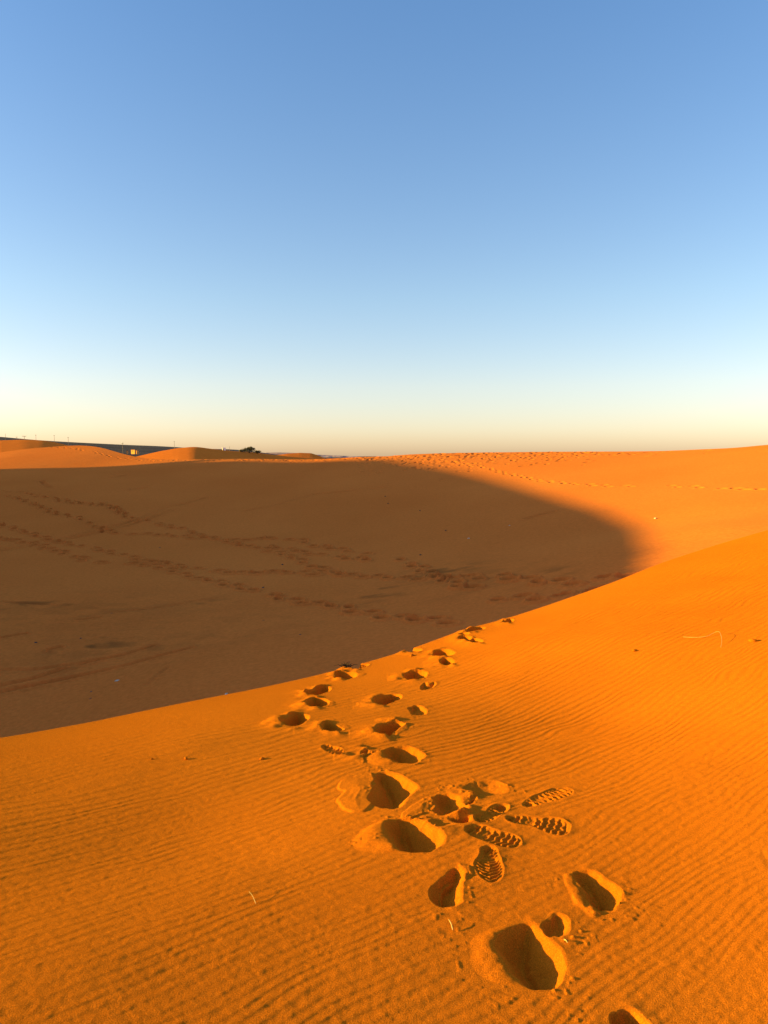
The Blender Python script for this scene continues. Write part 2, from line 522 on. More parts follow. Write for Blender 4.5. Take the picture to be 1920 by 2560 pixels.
# the far, small pits along the crest
pit("tiny footprint nearest the bend where the lit crest meets the shaded hollow", oval(1272, 1553, 26, 10, -0.35, 1), 0.07, wl=.03, wr=.05)
pit("long shallow footprint lying along the crest edge above a cluster of small pits", oval(1190, 1574, 46, 9, -0.22, 2), 0.06, wl=.03, wr=.05)
pit("thin sliver of a footprint at the top of the crest cluster", oval(1160, 1587, 26, 6, -0.1, 3), 0.05, wl=.03, wr=.05)
pit("small dark footprint on the left of the crest cluster", oval(1165, 1596, 34, 10, -0.05, 4), 0.09, wl=.03, wr=.05)
pit("small dark footprint on the lower right of the crest cluster", oval(1189, 1603, 34, 12, 0.05, 5), 0.09, wl=.03, wr=.05)
pit("narrow dark footprint cut into the crest edge halfway along the trail", oval(1033, 1625, 40, 10, 0.0, 6), 0.09, wl=.03, wr=.05)
pit("wide oval dark footprint just right of the crest edge halfway along the trail", c5([(1108, 340), (1125, 322), (1180, 310), (1220, 312), (1258, 335), (1220, 350), (1170, 361), (1125, 358)]), 0.12)
pit("small dark footprint directly below the wide oval one", c5([(1158, 385), (1175, 370), (1215, 368), (1240, 380), (1248, 398), (1210, 406), (1170, 404)]), 0.10)
pit("flat elongated footprint on the crest edge beside the dark tuft", c5([(562, 430), (590, 412), (640, 403), (718, 402), (690, 420), (640, 436), (580, 440)]), 0.09)
pit("dark oblong footprint just below the one beside the dark tuft", c5([(493, 478), (510, 458), (560, 453), (625, 455), (638, 480), (590, 495), (540, 500), (505, 495)]), 0.12)
pit("dark tilted footprint in the middle column, above the small scuffed hole", c5([(925, 472), (960, 450), (1050, 438), (1087, 460), (1070, 480), (1010, 497), (960, 500), (935, 490)]), 0.12)
pit("small scuffed hole with a lit tail on its right", c5([(1030, 548), (1050, 520), (1068, 515), (1080, 545), (1062, 562), (1040, 563)]), 0.06, outer=c5([(1028, 548), (1050, 518), (1085, 530), (1125, 510), (1132, 530), (1085, 560), (1045, 568)]), shoulder=.012)
pit("dark tilted footprint, topmost of the left column of the trail", c5([(308, 588), (350, 565), (400, 548), (465, 542), (470, 570), (430, 585), (380, 600), (330, 604)]), 0.12)
pit("dark square-cornered footprint, second of the left column of the trail", c5([(310, 655), (345, 622), (400, 618), (460, 625), (455, 660), (400, 676), (360, 678), (325, 668)]), 0.12)
pit("large dark oblong footprint in the middle column, pale sand tongue on its left", c5([(735, 640), (770, 610), (830, 590), (905, 588), (922, 610), (880, 635), (820, 660), (770, 668)]), 0.14)
pit("small two-lobed shallow footprint on the right of the trail", c5([(948, 680), (985, 670), (990, 690), (1015, 705), (1010, 725), (980, 722), (968, 700)]), 0.05, outer=c5([(945, 680), (1000, 662), (1040, 668), (1080, 700), (1060, 722), (990, 730), (960, 705)]), shoulder=.015)
pit("dark footprint at the trail's left end with a pale sand tongue to its left", c5([(155, 768), (195, 735), (260, 715), (325, 725), (338, 750), (300, 782), (240, 796), (175, 790)]), 0.14)
pit("small dark footprint between the left end pit and the lumpy middle one", c5([(412, 798), (435, 783), (500, 785), (550, 812), (545, 828), (500, 836), (450, 830), (420, 815)]), 0.11)
pit("dark hooked footprint of the middle column, narrowing to its upper right", c5([(740, 828), (765, 795), (830, 775), (905, 770), (935, 790), (900, 808), (870, 835), (825, 866), (770, 858)]), 0.13)
shoe("small crisp treaded shoe print lying alone left of the trail", c5([(410, 930), (425, 910), (470, 912), (520, 930), (560, 955), (565, 975), (540, 985), (490, 975), (450, 955)]), c5([(412, 922)])[0], c5([(565, 978)])[0], 0.014, 0.017, 0.040, 1)
pit("tiny dark hole left of the round pit with a lit shelf", c5([(664, 962), (680, 952), (710, 950), (705, 968), (685, 978), (668, 975)]), 0.05, wl=.04, wr=.05)
pit("round dark pit with a lit shelf on its left, above the big shoe-shaped pit",
    c5([(800, 975), (815, 935), (870, 922), (940, 925), (965, 955), (1008, 985), (1000, 1015), (960, 1030), (900, 1030), (850, 1015), (820, 1000)]), 0.13,
    outer=c5([(668, 1005), (690, 985), (760, 955), (820, 925), (940, 920), (1000, 935), (1055, 970), (1060, 990), (1010, 1025), (960, 1038), (860, 1040), (780, 1050), (700, 1035)]), shoulder=.026)
pit("large shoe-shaped dark pit with wrinkled pale tongues of sand to its left",
    c6([(320, 205), (360, 192), (415, 195), (470, 240), (540, 280), (530, 300), (475, 335), (455, 380), (385, 415), (310, 385), (280, 350), (318, 300), (325, 245)]), 0.14,
    outer=c6([(318, 203), (360, 190), (425, 194), (490, 215), (520, 240), (578, 270), (572, 300), (525, 330), (490, 395), (450, 412), (385, 417), (310, 388), (278, 350), (316, 300), (322, 245)]), shoulder=.012, wr=.08, ridge=.015)
pit("big round dark pit with broad lit shelf, widest in the crowd",
    c6([(395, 540), (405, 490), (470, 462), (560, 480), (640, 530), (682, 590), (665, 640), (600, 668), (490, 660), (425, 610)]), 0.15,
    outer=c6([(185, 600), (200, 560), (330, 490), (430, 460), (560, 475), (640, 505), (735, 560), (738, 600), (690, 640), (620, 675), (440, 665), (340, 670), (230, 655), (190, 630)]), shoulder=.030, wl=.05, wr=.08)
pit("waisted shoe-shaped dark pit in the crowded middle, beside the smooth lit bowl",
    c6([(665, 350), (690, 322), (760, 315), (820, 335), (825, 358), (792, 385), (790, 405), (812, 430), (780, 450), (700, 450), (660, 420), (692, 392)]), 0.075,
    outer=c6([(662, 352), (690, 320), (760, 312), (822, 332), (845, 360), (880, 405), (860, 435), (790, 455), (700, 453), (656, 420), (690, 392)]), shoulder=.01, wl=.03, wr=.06)
pit("smooth shallow lit bowl with a scuffed left end, behind the waisted pit",
    c6([(845, 288), (880, 258), (960, 240), (1050, 250), (1112, 283), (1085, 312), (1000, 325), (900, 318)]), 0.032, sl_=0.30,
    outer=c6([(700, 275), (770, 258), (860, 238), (940, 232), (1060, 246), (1118, 285), (1090, 318), (1000, 330), (860, 318), (780, 290), (720, 300)]), shoulder=.008, wl=.09, wr=.14, rough=.005)
pit("dark crescent hollow squeezed under the waisted shoe pit",
    c6([(768, 462), (830, 458), (895, 455), (890, 485), (840, 495), (795, 488)]), 0.05, wl=.02, wr=.05)
pit("small dark three-cornered nick right of the waisted shoe pit",
    c6([(858, 382), (885, 358), (922, 342), (910, 365), (880, 384)]), 0.035, wl=.02, wr=.05)
shoe("half-buried treaded print with a rusty lit toe, in the middle of the crowd",
     c6([(912, 465), (935, 440), (985, 425), (1010, 395), (1060, 378), (1112, 380), (1118, 410), (1075, 440), (1000, 487), (930, 490)]), c6([(915, 475)])[0], c6([(1115, 390)])[0], 0.009, 0.010, 0.033, 2, toe_extra=.02)
shoe("treaded shoe print farthest right, set apart from the crowd and pointing up the slope",
     c6([(1196, 382), (1225, 345), (1300, 320), (1380, 285), (1440, 274), (1500, 293), (1492, 320), (1420, 345), (1300, 382), (1230, 396)]), c6([(1200, 385)])[0], c6([(1498, 300)])[0], 0.007, 0.009, 0.031, 3)
shoe("long treaded shoe print on the right with a dark heel, below the rightmost print",
     c6([(1095, 460), (1130, 443), (1250, 450), (1400, 455), (1470, 485), (1485, 515), (1460, 555), (1410, 562), (1330, 532), (1250, 500), (1140, 490)]), c6([(1096, 463)])[0], c6([(1482, 530)])[0], 0.009, 0.011, 0.033, 4)
shoe("treaded shoe print running diagonally above the upright one, heel dark",
     c6([(850, 528), (890, 505), (960, 500), (1040, 535), (1130, 543), (1188, 590), (1172, 632), (1100, 632), (980, 602), (900, 572)]), c6([(852, 530)])[0], c6([(1182, 615)])[0], 0.009, 0.011, 0.031, 5)
shoe("treaded shoe print pointing straight down the slope at the camera, crisp bars in it",
     c6([(960, 640), (1000, 622), (1045, 638), (1055, 690), (1088, 750), (1082, 800), (1050, 835), (1000, 845), (940, 800), (920, 750), (928, 715), (950, 695)]), c6([(1000, 625)])[0], c6([(1010, 842)])[0], 0.010, 0.012, 0.027, 6, slant=0.9)
pit("waisted dark footprint below and left of the upright treaded print",
    c7([(320, 150), (375, 178), (362, 212), (300, 235), (272, 265), (290, 290), (318, 318), (312, 375), (265, 402), (200, 370), (163, 320), (175, 270), (240, 222)]), 0.085,
    outer=c7([(320, 148), (378, 176), (366, 230), (368, 300), (350, 360), (312, 385), (265, 405), (198, 372), (160, 320), (172, 268), (238, 220)]), shoulder=.008, wl=.03, wr=.06)
pit("sharp-edged shoe-shaped dark pit on the right, its lit wall broken by crumbs",
    c7([(1015, 190), (1050, 172), (1110, 178), (1170, 215), (1172, 250), (1195, 285), (1250, 310), (1267, 370), (1200, 417), (1150, 400), (1080, 310), (1070, 255), (1022, 218)]), 0.10,
    outer=c7([(1012, 190), (1050, 169), (1115, 172), (1180, 195), (1225, 235), (1260, 255), (1300, 285), (1320, 345), (1280, 405), (1200, 425), (1146, 402), (1076, 312), (1066, 256), (1018, 220)]), shoulder=.008, wl=.03, wr=.06, ridge=.012)
pit("largest deep pit nearest the camera with a broad lit shelf on its left",
    c7([(556, 600), (600, 540), (700, 487), (745, 480), (850, 542), (885, 680), (908, 750), (882, 885), (830, 887), (730, 850), (655, 780), (615, 690)]), 0.13,
    outer=c7([(400, 600), (430, 560), (600, 490), (740, 468), (850, 535), (920, 620), (980, 700), (982, 790), (940, 870), (880, 893), (740, 867), (600, 852), (480, 805), (420, 722)]), shoulder=.014, wl=.04, wr=.07)
pit("small heel mark with a domed lit end, touching the upper right of the largest pit",
    c7([(815, 502), (880, 458), (915, 490), (945, 520), (930, 555), (885, 570), (845, 530)]), 0.035,
    outer=c7([(812, 502), (880, 455), (930, 432), (990, 458), (1010, 500), (975, 565), (895, 578), (845, 535)]), shoulder=.012, wl=.02, wr=.05, rough=.006)
pit("dark footprint cut off by the bottom edge of the photo",
    c7([(1225, 1040), (1258, 1008), (1320, 1014), (1372, 1050), (1410, 1085), (1440, 1140), (1360, 1180), (1280, 1150)]), 0.09,
    outer=c7([(1222, 1040), (1256, 1005), (1330, 996), (1400, 1020), (1460, 1075), (1500, 1150), (1400, 1200), (1280, 1160)]), shoulder=.008, sl_=2.6, wl=.03, wr=.07)
pit("shallow scuffed mark running out of frame at the right edge",
    [(1896, 2122), (1912, 2130), (1935, 2145), (1960, 2175), (1930, 2180), (1895, 2150)], 0.008, sl_=0.12, raise_rim=0.001)

Zs = Zg + (rip * rip_amp + small + undul * 0) * smoothmask + undul + disp + np.where(in_frame, 0.0005 * fbm(Xg * 60, Yg * 60, 88, 1), 0)

# slip face beyond the crest
ND = 90
dd = np.concatenate([np.linspace(0.01, 0.5, 30), np.linspace(0.55, 14, ND - 30)])
ang = np.arctan2(1.0, uc) - math.radians(38)
sl_ray = 0.62 * np.abs(np.sin(np.clip(ang, 0.3, 1.4)))
sl_ray = sl_ray * (1 - 0.35 * sstep(0.38, 0.55, uc))
cr_round = 0.05 + 0.5 * sstep(0.34, 0.5, uc)
len_h = np.sqrt(1 + uc ** 2)
Yb = Ycu[None] + dd[:, None] / len_h[None]
Xb = Yb * uc[None]
z0 = Zs[-1]
gprev = (Zs[-1] - Zs[-12]) / np.maximum((Yg[-1] - Yg[-12]) * len_h, 1e-3)
gprev = np.clip(np.convolve(np.pad(gprev, 20, mode='edge'), np.ones(41) / 41, 'valid'), -0.5, 0.3)
q = np.sqrt(dd[:, None] ** 2 + cr_round[None] ** 2) - cr_round[None]
w_in = dd[:, None] * np.exp(-dd[:, None] / np.maximum(cr_round[None], .02))
Zb = z0[None] + gprev[None] * w_in - sl_ray[None] * q
X_all = np.concatenate([Xg, Xb]); Y_all = np.concatenate([Yg, Yb]); Z_all = np.concatenate([Zs, Zb])
ids_all = np.concatenate([ids, np.zeros(Xb.shape, np.int32)])
res = split_grid("sand_dune", X_all, Y_all, Z_all, ids_all, M_near, specs)
near_dune = res[0]
tag(near_dune, "rippled orange sand slope in low sun in the foreground, its crest crossing the picture", "dune", kind="structure")

# the dune behind the camera
gx, gy = np.meshgrid(np.linspace(-16, 22, 60), np.linspace(-14, 0.6, 30))
gz = near_tps(gx, gy) - 0.02
back = mesh_np("sand_dune", np.stack([gx, gy, gz], -1).reshape(-1, 3), grid_faces(30, 60), M_near)
tag(back, "sand slope under and behind the viewpoint", "dune", kind="structure")

# ------------------------------------------------------------------ the shaded hollow and the far dune rising out of it
ridge = [(-900, 1165, 98), (-400, 1150, 96), (-150, 1140, 94), (0, 1131, 92), (70, 1122, 92), (130, 1117, 92), (165, 1114, 92), (215, 1113, 90), (255, 1120, 86),
         (300, 1133, 82), (340, 1143, 79), (400, 1149.5, 76), (500, 1149, 74), (620, 1147, 73), (700, 1148, 72), (800, 1147.5, 70), (900, 1143, 67), (972, 1140, 66),
         (1016, 1137, 65), (1081, 1134, 64), (1225, 1131, 62), (1370, 1129, 60), (1500, 1129, 57), (1652, 1127, 54), (1753, 1123.5, 51), (1829, 1120, 49),
         (1920, 1112, 47), (2100, 1098, 44), (2500, 1070, 42), (3200, 1040, 42)]
hc = [pt(*c) for c in [(0, 1830, 16.5), (0, 1700, 19), (400, 1740, 16.5), (400, 1650, 19.5), (800, 1640, 17.5), (0, 1500, 27), (500, 1500, 26), (1000, 1540, 20.5), (1200, 1520, 19.5), (1400, 1450, 20),
                       (1550, 1410, 20), (0, 1350, 42), (680, 1350, 39), (1000, 1400, 30), (1300, 1350, 30), (1500, 1330, 29), (0, 1230, 57), (500, 1230, 57),
                       (1000, 1230, 50), (1300, 1250, 40), (1600, 1250, 34), (1700, 1350, 22), (1800, 1320, 22.5), (1920, 1300, 23), (1920, 1250, 28), (1920, 1180, 36), (1600, 1180, 43), (1300, 1180, 51),
                       (1000, 1180, 58), (0, 1180, 72), (300, 1164, 74), (500, 1180, 66), (2300, 1250, 25), (2300, 1150, 34), (-500, 1500, 30), (-500, 1250, 60), (-400, 1800, 17)]]
hc += [pt(*c) for c in ridge]
hc = [p for p in hc]
hol = TPS(np.array(hc), 20.0, 0)
ru = np.array([float(ray(c[0], c[1])[0]) for c in ridge]); ry = np.array([c[2] for c in ridge], float)
def Yc_far(u):
    o = 0
    for k in (-0.02, -0.01, 0, 0.01, 0.02):
        o = o + np.interp(u + k, ru, ry)
    return o / 5
du2 = 0.00133 * 0.8
uh = np.concatenate([np.linspace(-1.25, -0.57, 70), np.arange(-0.565, 0.565, du2), np.linspace(0.57, 1.25, 70)])
Ych = Yc_far(uh)
NH = 980
ts = np.linspace(0, 1, NH)
Yh = np.empty((NH, len(uh)))
for i, yc in enumerate(Ych):
    n1 = int(NH * 0.7)
    ym = min(46.0, yc * 0.8)
    Yh[:n1, i] = np.linspace(11.5, ym, n1, endpoint=False)
    Yh[n1:, i] = np.linspace(ym, yc, NH - n1)
Xh = Yh * uh[None]
Zh = hol(Xh, Yh)
hol_z = lambda x, y: hol(x, y)

def hol_hit(px, py):
    u, m = ray(px, py)
    ys = np.linspace(12, float(Yc_far(u)), 1500)
    d = hol(u * ys, ys) - m * ys
    idx = np.where(d[1:] * d[:-1] <= 0)[0]
    if len(idx) == 0:
        k = np.argmin(np.abs(d)); return float(u * ys[k]), float(ys[k])
    k = idx[0] + 1
    t = d[k - 1] / (d[k - 1] - d[k] + 1e-12); y = ys[k - 1] + t * (ys[k] - ys[k - 1])
    return float(u * y), float(y)

# gentle unevenness of the floor
Zh = Zh + 0.05 * fbm(Xh * 0.16, Yh * 0.16, 101, 3) * sstep(0, 6, Ych[None] - Yh) + 0.003 * fbm(Xh * 2.2, Yh * 2.2, 104, 2)
stain = np.zeros_like(Zh)
dh = np.zeros_like(Zh)
idh = np.zeros(Zh.shape, np.int32)
hspecs = {}
hid = [1]

def hwin(x0, x1, y0_, y1_):
    m = (Xh > x0) & (Xh < x1) & (Yh > y0_) & (Yh < y1_)
    r = np.where(m.any(1))[0]; c = np.where(m.any(0))[0]
    if len(r) == 0 or len(c) == 0: return None
    return slice(r[0], r[-1] + 1), slice(c[0], c[-1] + 1)

def small_print(x, y, a, L=0.34, W=0.20, depth=0.085, k=0):
    sl = hwin(x - .5, x + .5, y - .5, y + .5)
    if sl is None: return False
    X, Y = Xh[sl], Yh[sl]
    t = (X - x) * math.cos(a) + (Y - y) * math.sin(a); c = -(X - x) * math.sin(a) + (Y - y) * math.cos(a)
    r = np.sqrt((t / (L / 2)) ** 2 + (c / (W / 2)) ** 2)
    dh[sl] += -depth * sstep(1.12, 0.75, r) + 0.22 * depth * np.exp(-((r - 1.6) / 0.35) ** 2)
    if k:
        idh[sl] = np.where(r < 1.4, k, idh[sl])
    return True

def s4(pts): return cr(0, 1150, 960 / 1659, pts)
def full(pts): return cr(0, 0, 1920 / 1659, pts)
W1 = "small footprint pressed along the trail of walkers winding through the middle of the shaded hollow"
tracks = [
    (s4([(0, 135), (100, 140), (200, 155), (280, 172), (350, 185), (420, 200), (480, 200), (510, 215), (530, 240), (570, 255), (620, 265), (700, 282), (780, 300), (840, 318), (890, 335),
         (930, 345), (970, 352), (1010, 365), (1070, 375), (1120, 382), (1165, 395), (1220, 405), (1260, 423), (1310, 440), (1350, 460), (1395, 475), (1450, 495), (1520, 500)]),
     "small footprint in the uppermost trail descending from the left edge of the shaded hollow", "footprints of the uppermost trail in the hollow"),
    (s4([(130, 150), (200, 163), (270, 180), (340, 192), (430, 190), (470, 205), (520, 228), (545, 245)]),
     "small footprint doubling the uppermost trail of the hollow near its left edge", "footprints doubling the uppermost trail"),
    (s4([(20, 150), (100, 172), (190, 210), (240, 235), (300, 245), (350, 255), (390, 270), (425, 295), (470, 313), (540, 320), (630, 322), (700, 325), (760, 330), (810, 335), (850, 342), (890, 343)]),
     "small footprint in the second trail from the top, joining the uppermost one in the hollow", "footprints of the second trail in the hollow"),
    (s4([(0, 280), (50, 293), (100, 312), (180, 335), (250, 355), (320, 370), (400, 385), (460, 398), (520, 412), (560, 425), (630, 440), (690, 445), (750, 457), (810, 470), (850, 473), (930, 485),
         (1020, 490), (1110, 490), (1180, 487), (1260, 487), (1370, 497), (1440, 500)]),
     "small footprint in the third trail from the top, running level across the shaded hollow", "footprints of the third trail in the hollow"),
    (s4([(0, 340), (70, 350), (120, 357), (160, 365), (205, 385), (255, 395), (305, 410), (350, 432), (410, 447), (460, 445), (515, 450), (545, 457), (600, 455), (645, 462), (690, 465), (740, 480),
         (775, 495), (820, 503), (850, 517), (910, 520), (980, 540), (1040, 558), (1115, 580), (1170, 590), (1230, 602), (1280, 618), (1340, 623), (1410, 630), (1475, 636), (1515, 657), (1585, 665), (1645, 682)])
     + full([(980, 1344), (1010, 1346)]),
     "small footprint in the lowest long trail, coming down the hollow towards the lit crest", "footprints of the lowest trail in the hollow"),
    (s4([(1010, 350), (1080, 347), (1135, 345), (1185, 340), (1235, 343), (1290, 345), (1330, 360), (1360, 370), (1430, 380), (1500, 390), (1560, 398), (1640, 405)]) + full([(980, 1385 * 0 + 1203), ])[:0],
     "small footprint in the short upper branch trail in the centre of the shaded hollow", "footprints of the upper branch trail"),
    (s4([(1165, 380), (1240, 388), (1290, 395), (1330, 405), (1390, 415), (1440, 420), (1500, 427), (1540, 428), (1590, 433), (1650, 440)]),
     "small footprint in the short lower branch trail in the centre of the shaded hollow", "footprints of the lower branch trail"),
    (full([(860, 1210), (900, 1225), (940, 1245), (985, 1265), (1040, 1280), (1090, 1293), (1150, 1296), (1210, 1290), (1270, 1277), (1330, 1258)]),
     "small footprint in the trail dipping past the dark stain towards the tip of the shadow", "footprints of the trail past the dark stain"),
    (full([(760, 1245), (830, 1248), (900, 1252), (1000, 1250), (1090, 1250), (1160, 1255), (1230, 1258), (1300, 1252), (1390, 1240)]),
     "small footprint in the level trail ending where the hollow turns sunlit", "footprints of the level trail to the sunlit end"),
    (full([(950, 993), (1010, 1003), (1060, 1012), (1090, 1022), (1130, 1030), (1170, 1038), (1240, 1045), (1330, 1050), (1400, 1048), (1480, 1050), (1560, 1053), (1650, 1058)]),
     "small footprint in the trail crossing the sunlit face of the far dune", "footprints of the trail on the sunlit far dune"),
    (cr(0, 1050, 400 / 1659, [(520, 262), (640, 285), (700, 290), (780, 292), (820, 303), (890, 318), (960, 332), (1060, 357), (1150, 378), (1220, 392), (1350, 406), (1450, 412), (1560, 420), (1650, 425)]),
     "small footprint in the trail along the sunlit ridge at the far left", "footprints on the far left ridge"),
]
cand = []
for ti, (pl, lab, grp) in enumerate(tracks):
    P = np.array([hol_hit(*p) for p in pl])
    seg = np.linalg.norm(np.diff(P, axis=0), axis=1)
    cl = np.concatenate([[0], np.cumsum(seg)])
    rr = random.Random(ti)
    s = 0.0; side = 1
    while s < cl[-1]:
        x = np.interp(s, cl, P[:, 0]); y = np.interp(s, cl, P[:, 1])
        x2 = np.interp(min(s + .3, cl[-1]), cl, P[:, 0]); y2 = np.interp(min(s + .3, cl[-1]), cl, P[:, 1])
        a = math.atan2(y2 - y, x2 - x + 1e-9)
        ox = -math.sin(a) * 0.13 * side + rr.uniform(-.06, .06); oy = math.cos(a) * 0.13 * side + rr.uniform(-.06, .06)
        if rr.random() > 0.08:
            cand.append((y, x + ox, y + oy, a + rr.uniform(-.25, .25) + side * .1, rr.uniform(0.85, 1.15), ti))
        side = -side
        s += rr.uniform(0.62, 0.80) * (1.25 if y > 55 else 1.0)
cand.sort()
n_ind = 0
MAX_IND = 250
for (yd, x, y, a, sc_, ti) in cand:
    if abs(x / y) > 0.55: continue
    k = 0
    inframe = abs(x / y) < 0.52
    if n_ind < MAX_IND and inframe:
        k = hid[0]; hid[0] += 1; n_ind += 1
        hspecs[k] = dict(label=tracks[ti][1], cat='footprint', group=tracks[ti][2])
    else:
        k = 100000
    deep = 0.075 if ti >= 9 else 0.36 if yd < 55 else 0.16
    small_print(x, y, a, 0.46 * sc_, 0.25 * sc_, deep * random.uniform(.75, 1.2), k)
hspecs[100000] = dict(name="footprint_trails", label="faint far footprints of the trails running towards the far ridges", cat="footprints", kind="stuff")

# trodden band along the skyline ridge on the right
def trodden(pxs, dens, lo, hi):
    for _ in range(dens):
        px = random.uniform(*pxs)
        u = float(ray(px, 1140)[0]); yc = float(Yc_far(np.array([u]))[0])
        y = yc - abs(random.gauss(0, 1)) * (hi - lo) * .6 - lo
        small_print(u * y, y, random.uniform(0, math.pi), random.uniform(.25, .6), random.uniform(.18, .36), random.uniform(.025, .07), 100001)
trodden((890, 1180), 170, 0.2, 5.5)
trodden((1180, 1500), 130, 0.2, 4.5)
trodden((1500, 1800), 25, 0.2, 3.0)
trodden((600, 900), 60, 0.2, 2.0)
trodden((400, 620), 25, 0.2, 1.5)
hspecs[100001] = dict(name="trampled_sand", label="band of trampled sand along the skyline ridge of the far dune", cat="trampled sand", kind="stuff")

# wheel tracks and wind marks in the hollow
def groove(pl, width, depth, berm=0.3):
    P = np.array([hol_hit(*p) for p in pl])
    sl = hwin(P[:, 0].min() - 1, P[:, 0].max() + 1, P[:, 1].min() - 1, P[:, 1].max() + 1)
    if sl is None: return
    X, Y = Xh[sl], Yh[sl]
    d2 = np.full(X.shape, 1e9)
    for i in range(len(P) - 1):
        ax, ay = P[i]; ex, ey = P[i + 1] - P[i]
        t = np.clip(((X - ax) * ex + (Y - ay) * ey) / (ex * ex + ey * ey), 0, 1)
        d2 = np.minimum(d2, (X - ax - t * ex) ** 2 + (Y - ay - t * ey) ** 2)
    d = np.sqrt(d2) / width
    f = 2.2 * np.clip(0.75 + 0.5 * noise(X * .7, Y * .7, 301), 0.15, 1.3)
    dh[sl] += f * (-depth * np.exp(-d ** 2 * 2) + berm * depth * np.exp(-((d - 1.5) / .5) ** 2))
groove(s4([(0, 975), (150, 945), (300, 900), (420, 870), (540, 845), (660, 808)]), .10, .05)
groove(s4([(0, 1003), (200, 965), (400, 925), (560, 890), (700, 850), (820, 820)]), .10, .05)
groove(s4([(0, 908), (160, 905), (300, 888), (420, 872)]), .10, .03)
groove(s4([(0, 392), (150, 370), (300, 340), (450, 310), (540, 285), (640, 255), (750, 215)]), .25, .06)
groove(s4([(0, 385), (180, 358), (330, 325), (470, 292), (570, 262)]), .2, .05)
groove(s4([(440, 310), (600, 255), (720, 205), (830, 180), (900, 160)]), .2, .04)
groove(s4([(180, 90), (190, 105), (215, 118)]), .2, .08)
groove(s4([(485, 76), (510, 73), (540, 68)]), .2, .09)
groove(s4([(560, 128), (590, 124), (635, 118)]), .2, .09)
groove(s4([(1060, 220), (1200, 195), (1350, 150), (1500, 135), (1659, 118)]), .25, .04)
groove(s4([(335, 693), (380, 690), (430, 682)]), .08, .06)
groove(s4([(215, 822), (240, 816), (260, 812)]), .1, .07)
groove(s4([(0, 610), (60, 617), (160, 622), (300, 628)]), .12, .04)
groove(s4([(480, 662), (600, 650), (740, 632), (850, 610), (930, 600)]), .12, .03)
groove(s4([(640, 975), (680, 935), (720, 905)]), .08, .05)
groove(s4([(15, 768), (60, 760), (110, 752)]), .1, .05)
groove(full([(1140, 1121), (1160, 1115), (1200, 1105)]), .2, .05)

# patches of dark heavy grains
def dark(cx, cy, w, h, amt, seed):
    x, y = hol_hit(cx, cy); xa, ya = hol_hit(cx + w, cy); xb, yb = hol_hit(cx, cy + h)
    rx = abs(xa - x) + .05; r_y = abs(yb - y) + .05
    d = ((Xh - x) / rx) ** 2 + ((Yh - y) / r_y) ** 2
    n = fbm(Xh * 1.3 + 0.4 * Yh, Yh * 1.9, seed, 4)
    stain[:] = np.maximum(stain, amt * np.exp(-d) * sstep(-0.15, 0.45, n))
dark(230, 1620, 90, 28, 0.75, 401)
dark(300, 1640, 190, 40, 0.35, 402)
dark(60, 1512, 110, 14, 0.6, 403)
dark(470, 1510, 90, 9, 0.5, 404)
dark(945, 1482, 75, 22, 0.6, 405)
dark(1110, 1430, 110, 22, 0.55, 406)
dark(1390, 1430, 60, 16, 0.5, 407)
dark(560, 1597, 70, 20, 0.4, 408)
dark(1450, 1415, 50, 10, 0.4, 409)
dark(1180, 1440, 200, 60, 0.22, 410)
dark(200, 1530, 400, 60, 0.18, 411)
dark(420, 1590, 500, 70, 0.15, 412)

Zh2 = Zh + dh
# lee side beyond the far ridge
NL = 24
dl_ = np.concatenate([np.linspace(0.15, 2, 8), np.linspace(2.6, 22, NL - 8)])
Yl = Ych[None] + dl_[:, None]
Xl = Yl * uh[None]
Zl = Zh2[-1][None] - 0.42 * (np.sqrt(dl_[:, None] ** 2 + 1) - 1)
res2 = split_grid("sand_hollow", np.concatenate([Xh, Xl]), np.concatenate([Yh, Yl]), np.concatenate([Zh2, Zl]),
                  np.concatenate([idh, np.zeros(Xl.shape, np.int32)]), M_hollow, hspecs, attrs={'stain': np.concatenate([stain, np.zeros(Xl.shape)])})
tag(res2[0], "broad shaded sand hollow rising to the far dune on the skyline", "dune", kind="structure")

# ------------------------------------------------------------------ the tall dunes to the left whose shadow fills the hollow
bound = [(1626, 1416), (1637, 1374), (1622, 1336), (1578, 1304), (1512, 1274), (1422, 1250), (1330, 1222), (1238, 1197), (1146, 1176), (1054, 1161), (980, 1148),
         (620, 1152), (500, 1156), (400, 1160), (300, 1164), (150, 1172), (0, 1181)]
sv = []
for p in bound:
    x, y = hol_hit(*p); z = float(hol(np.array([x]), np.array([y]))[0])
    s = x * HX + y * HY; v = -x * HY + y * HX
    sv.append((v, z + s * TE))
    if p in bound[:3] or p[0] in (980, 620, 0): print("shadow edge", p, "x %.1f y %.1f z %.2f v %.1f z' %.2f" % (x, y, z, v, sv[-1][1]))
for p in crest_px[1::3]:
    q_ = pt(*p); s = q_[0] * HX + q_[1] * HY; v = -q_[0] * HY + q_[1] * HX
    print("crest", p, "v %.2f z' %.2f" % (v, q_[2] + s * TE))
sv.sort()
v0, zz0 = sv[0]
sil = [(-10, -18), (3.0, -9), (6.0, -5.0), (9.5, -3.0), (13.0, -2.0), (15.5, -1.5)] + [(v, z) for v, z in sv if 16 < v < 73]
sil += [(74.2, -2.2), (75.2, -5.5), (76.4, -9.0), (80, -13), (90, -20), (130, -25)]
vl = 76.0
sil_v = np.array([a for a, b in sil]); sil_z = np.array([b for a, b in sil])
order = np.argsort(sil_v); sil_v = sil_v[order]; sil_z = sil_z[order]
vv = np.linspace(0, vl + 26, 400)
zs_ = np.interp(vv, sil_v, sil_z)
S_C = -34.0
ss = np.linspace(-130, 20, 300)
VV, SS = np.meshgrid(vv, ss)
sc_v = -20.0 - 0.70 * VV + 2.0 * np.sin(VV * 0.07)
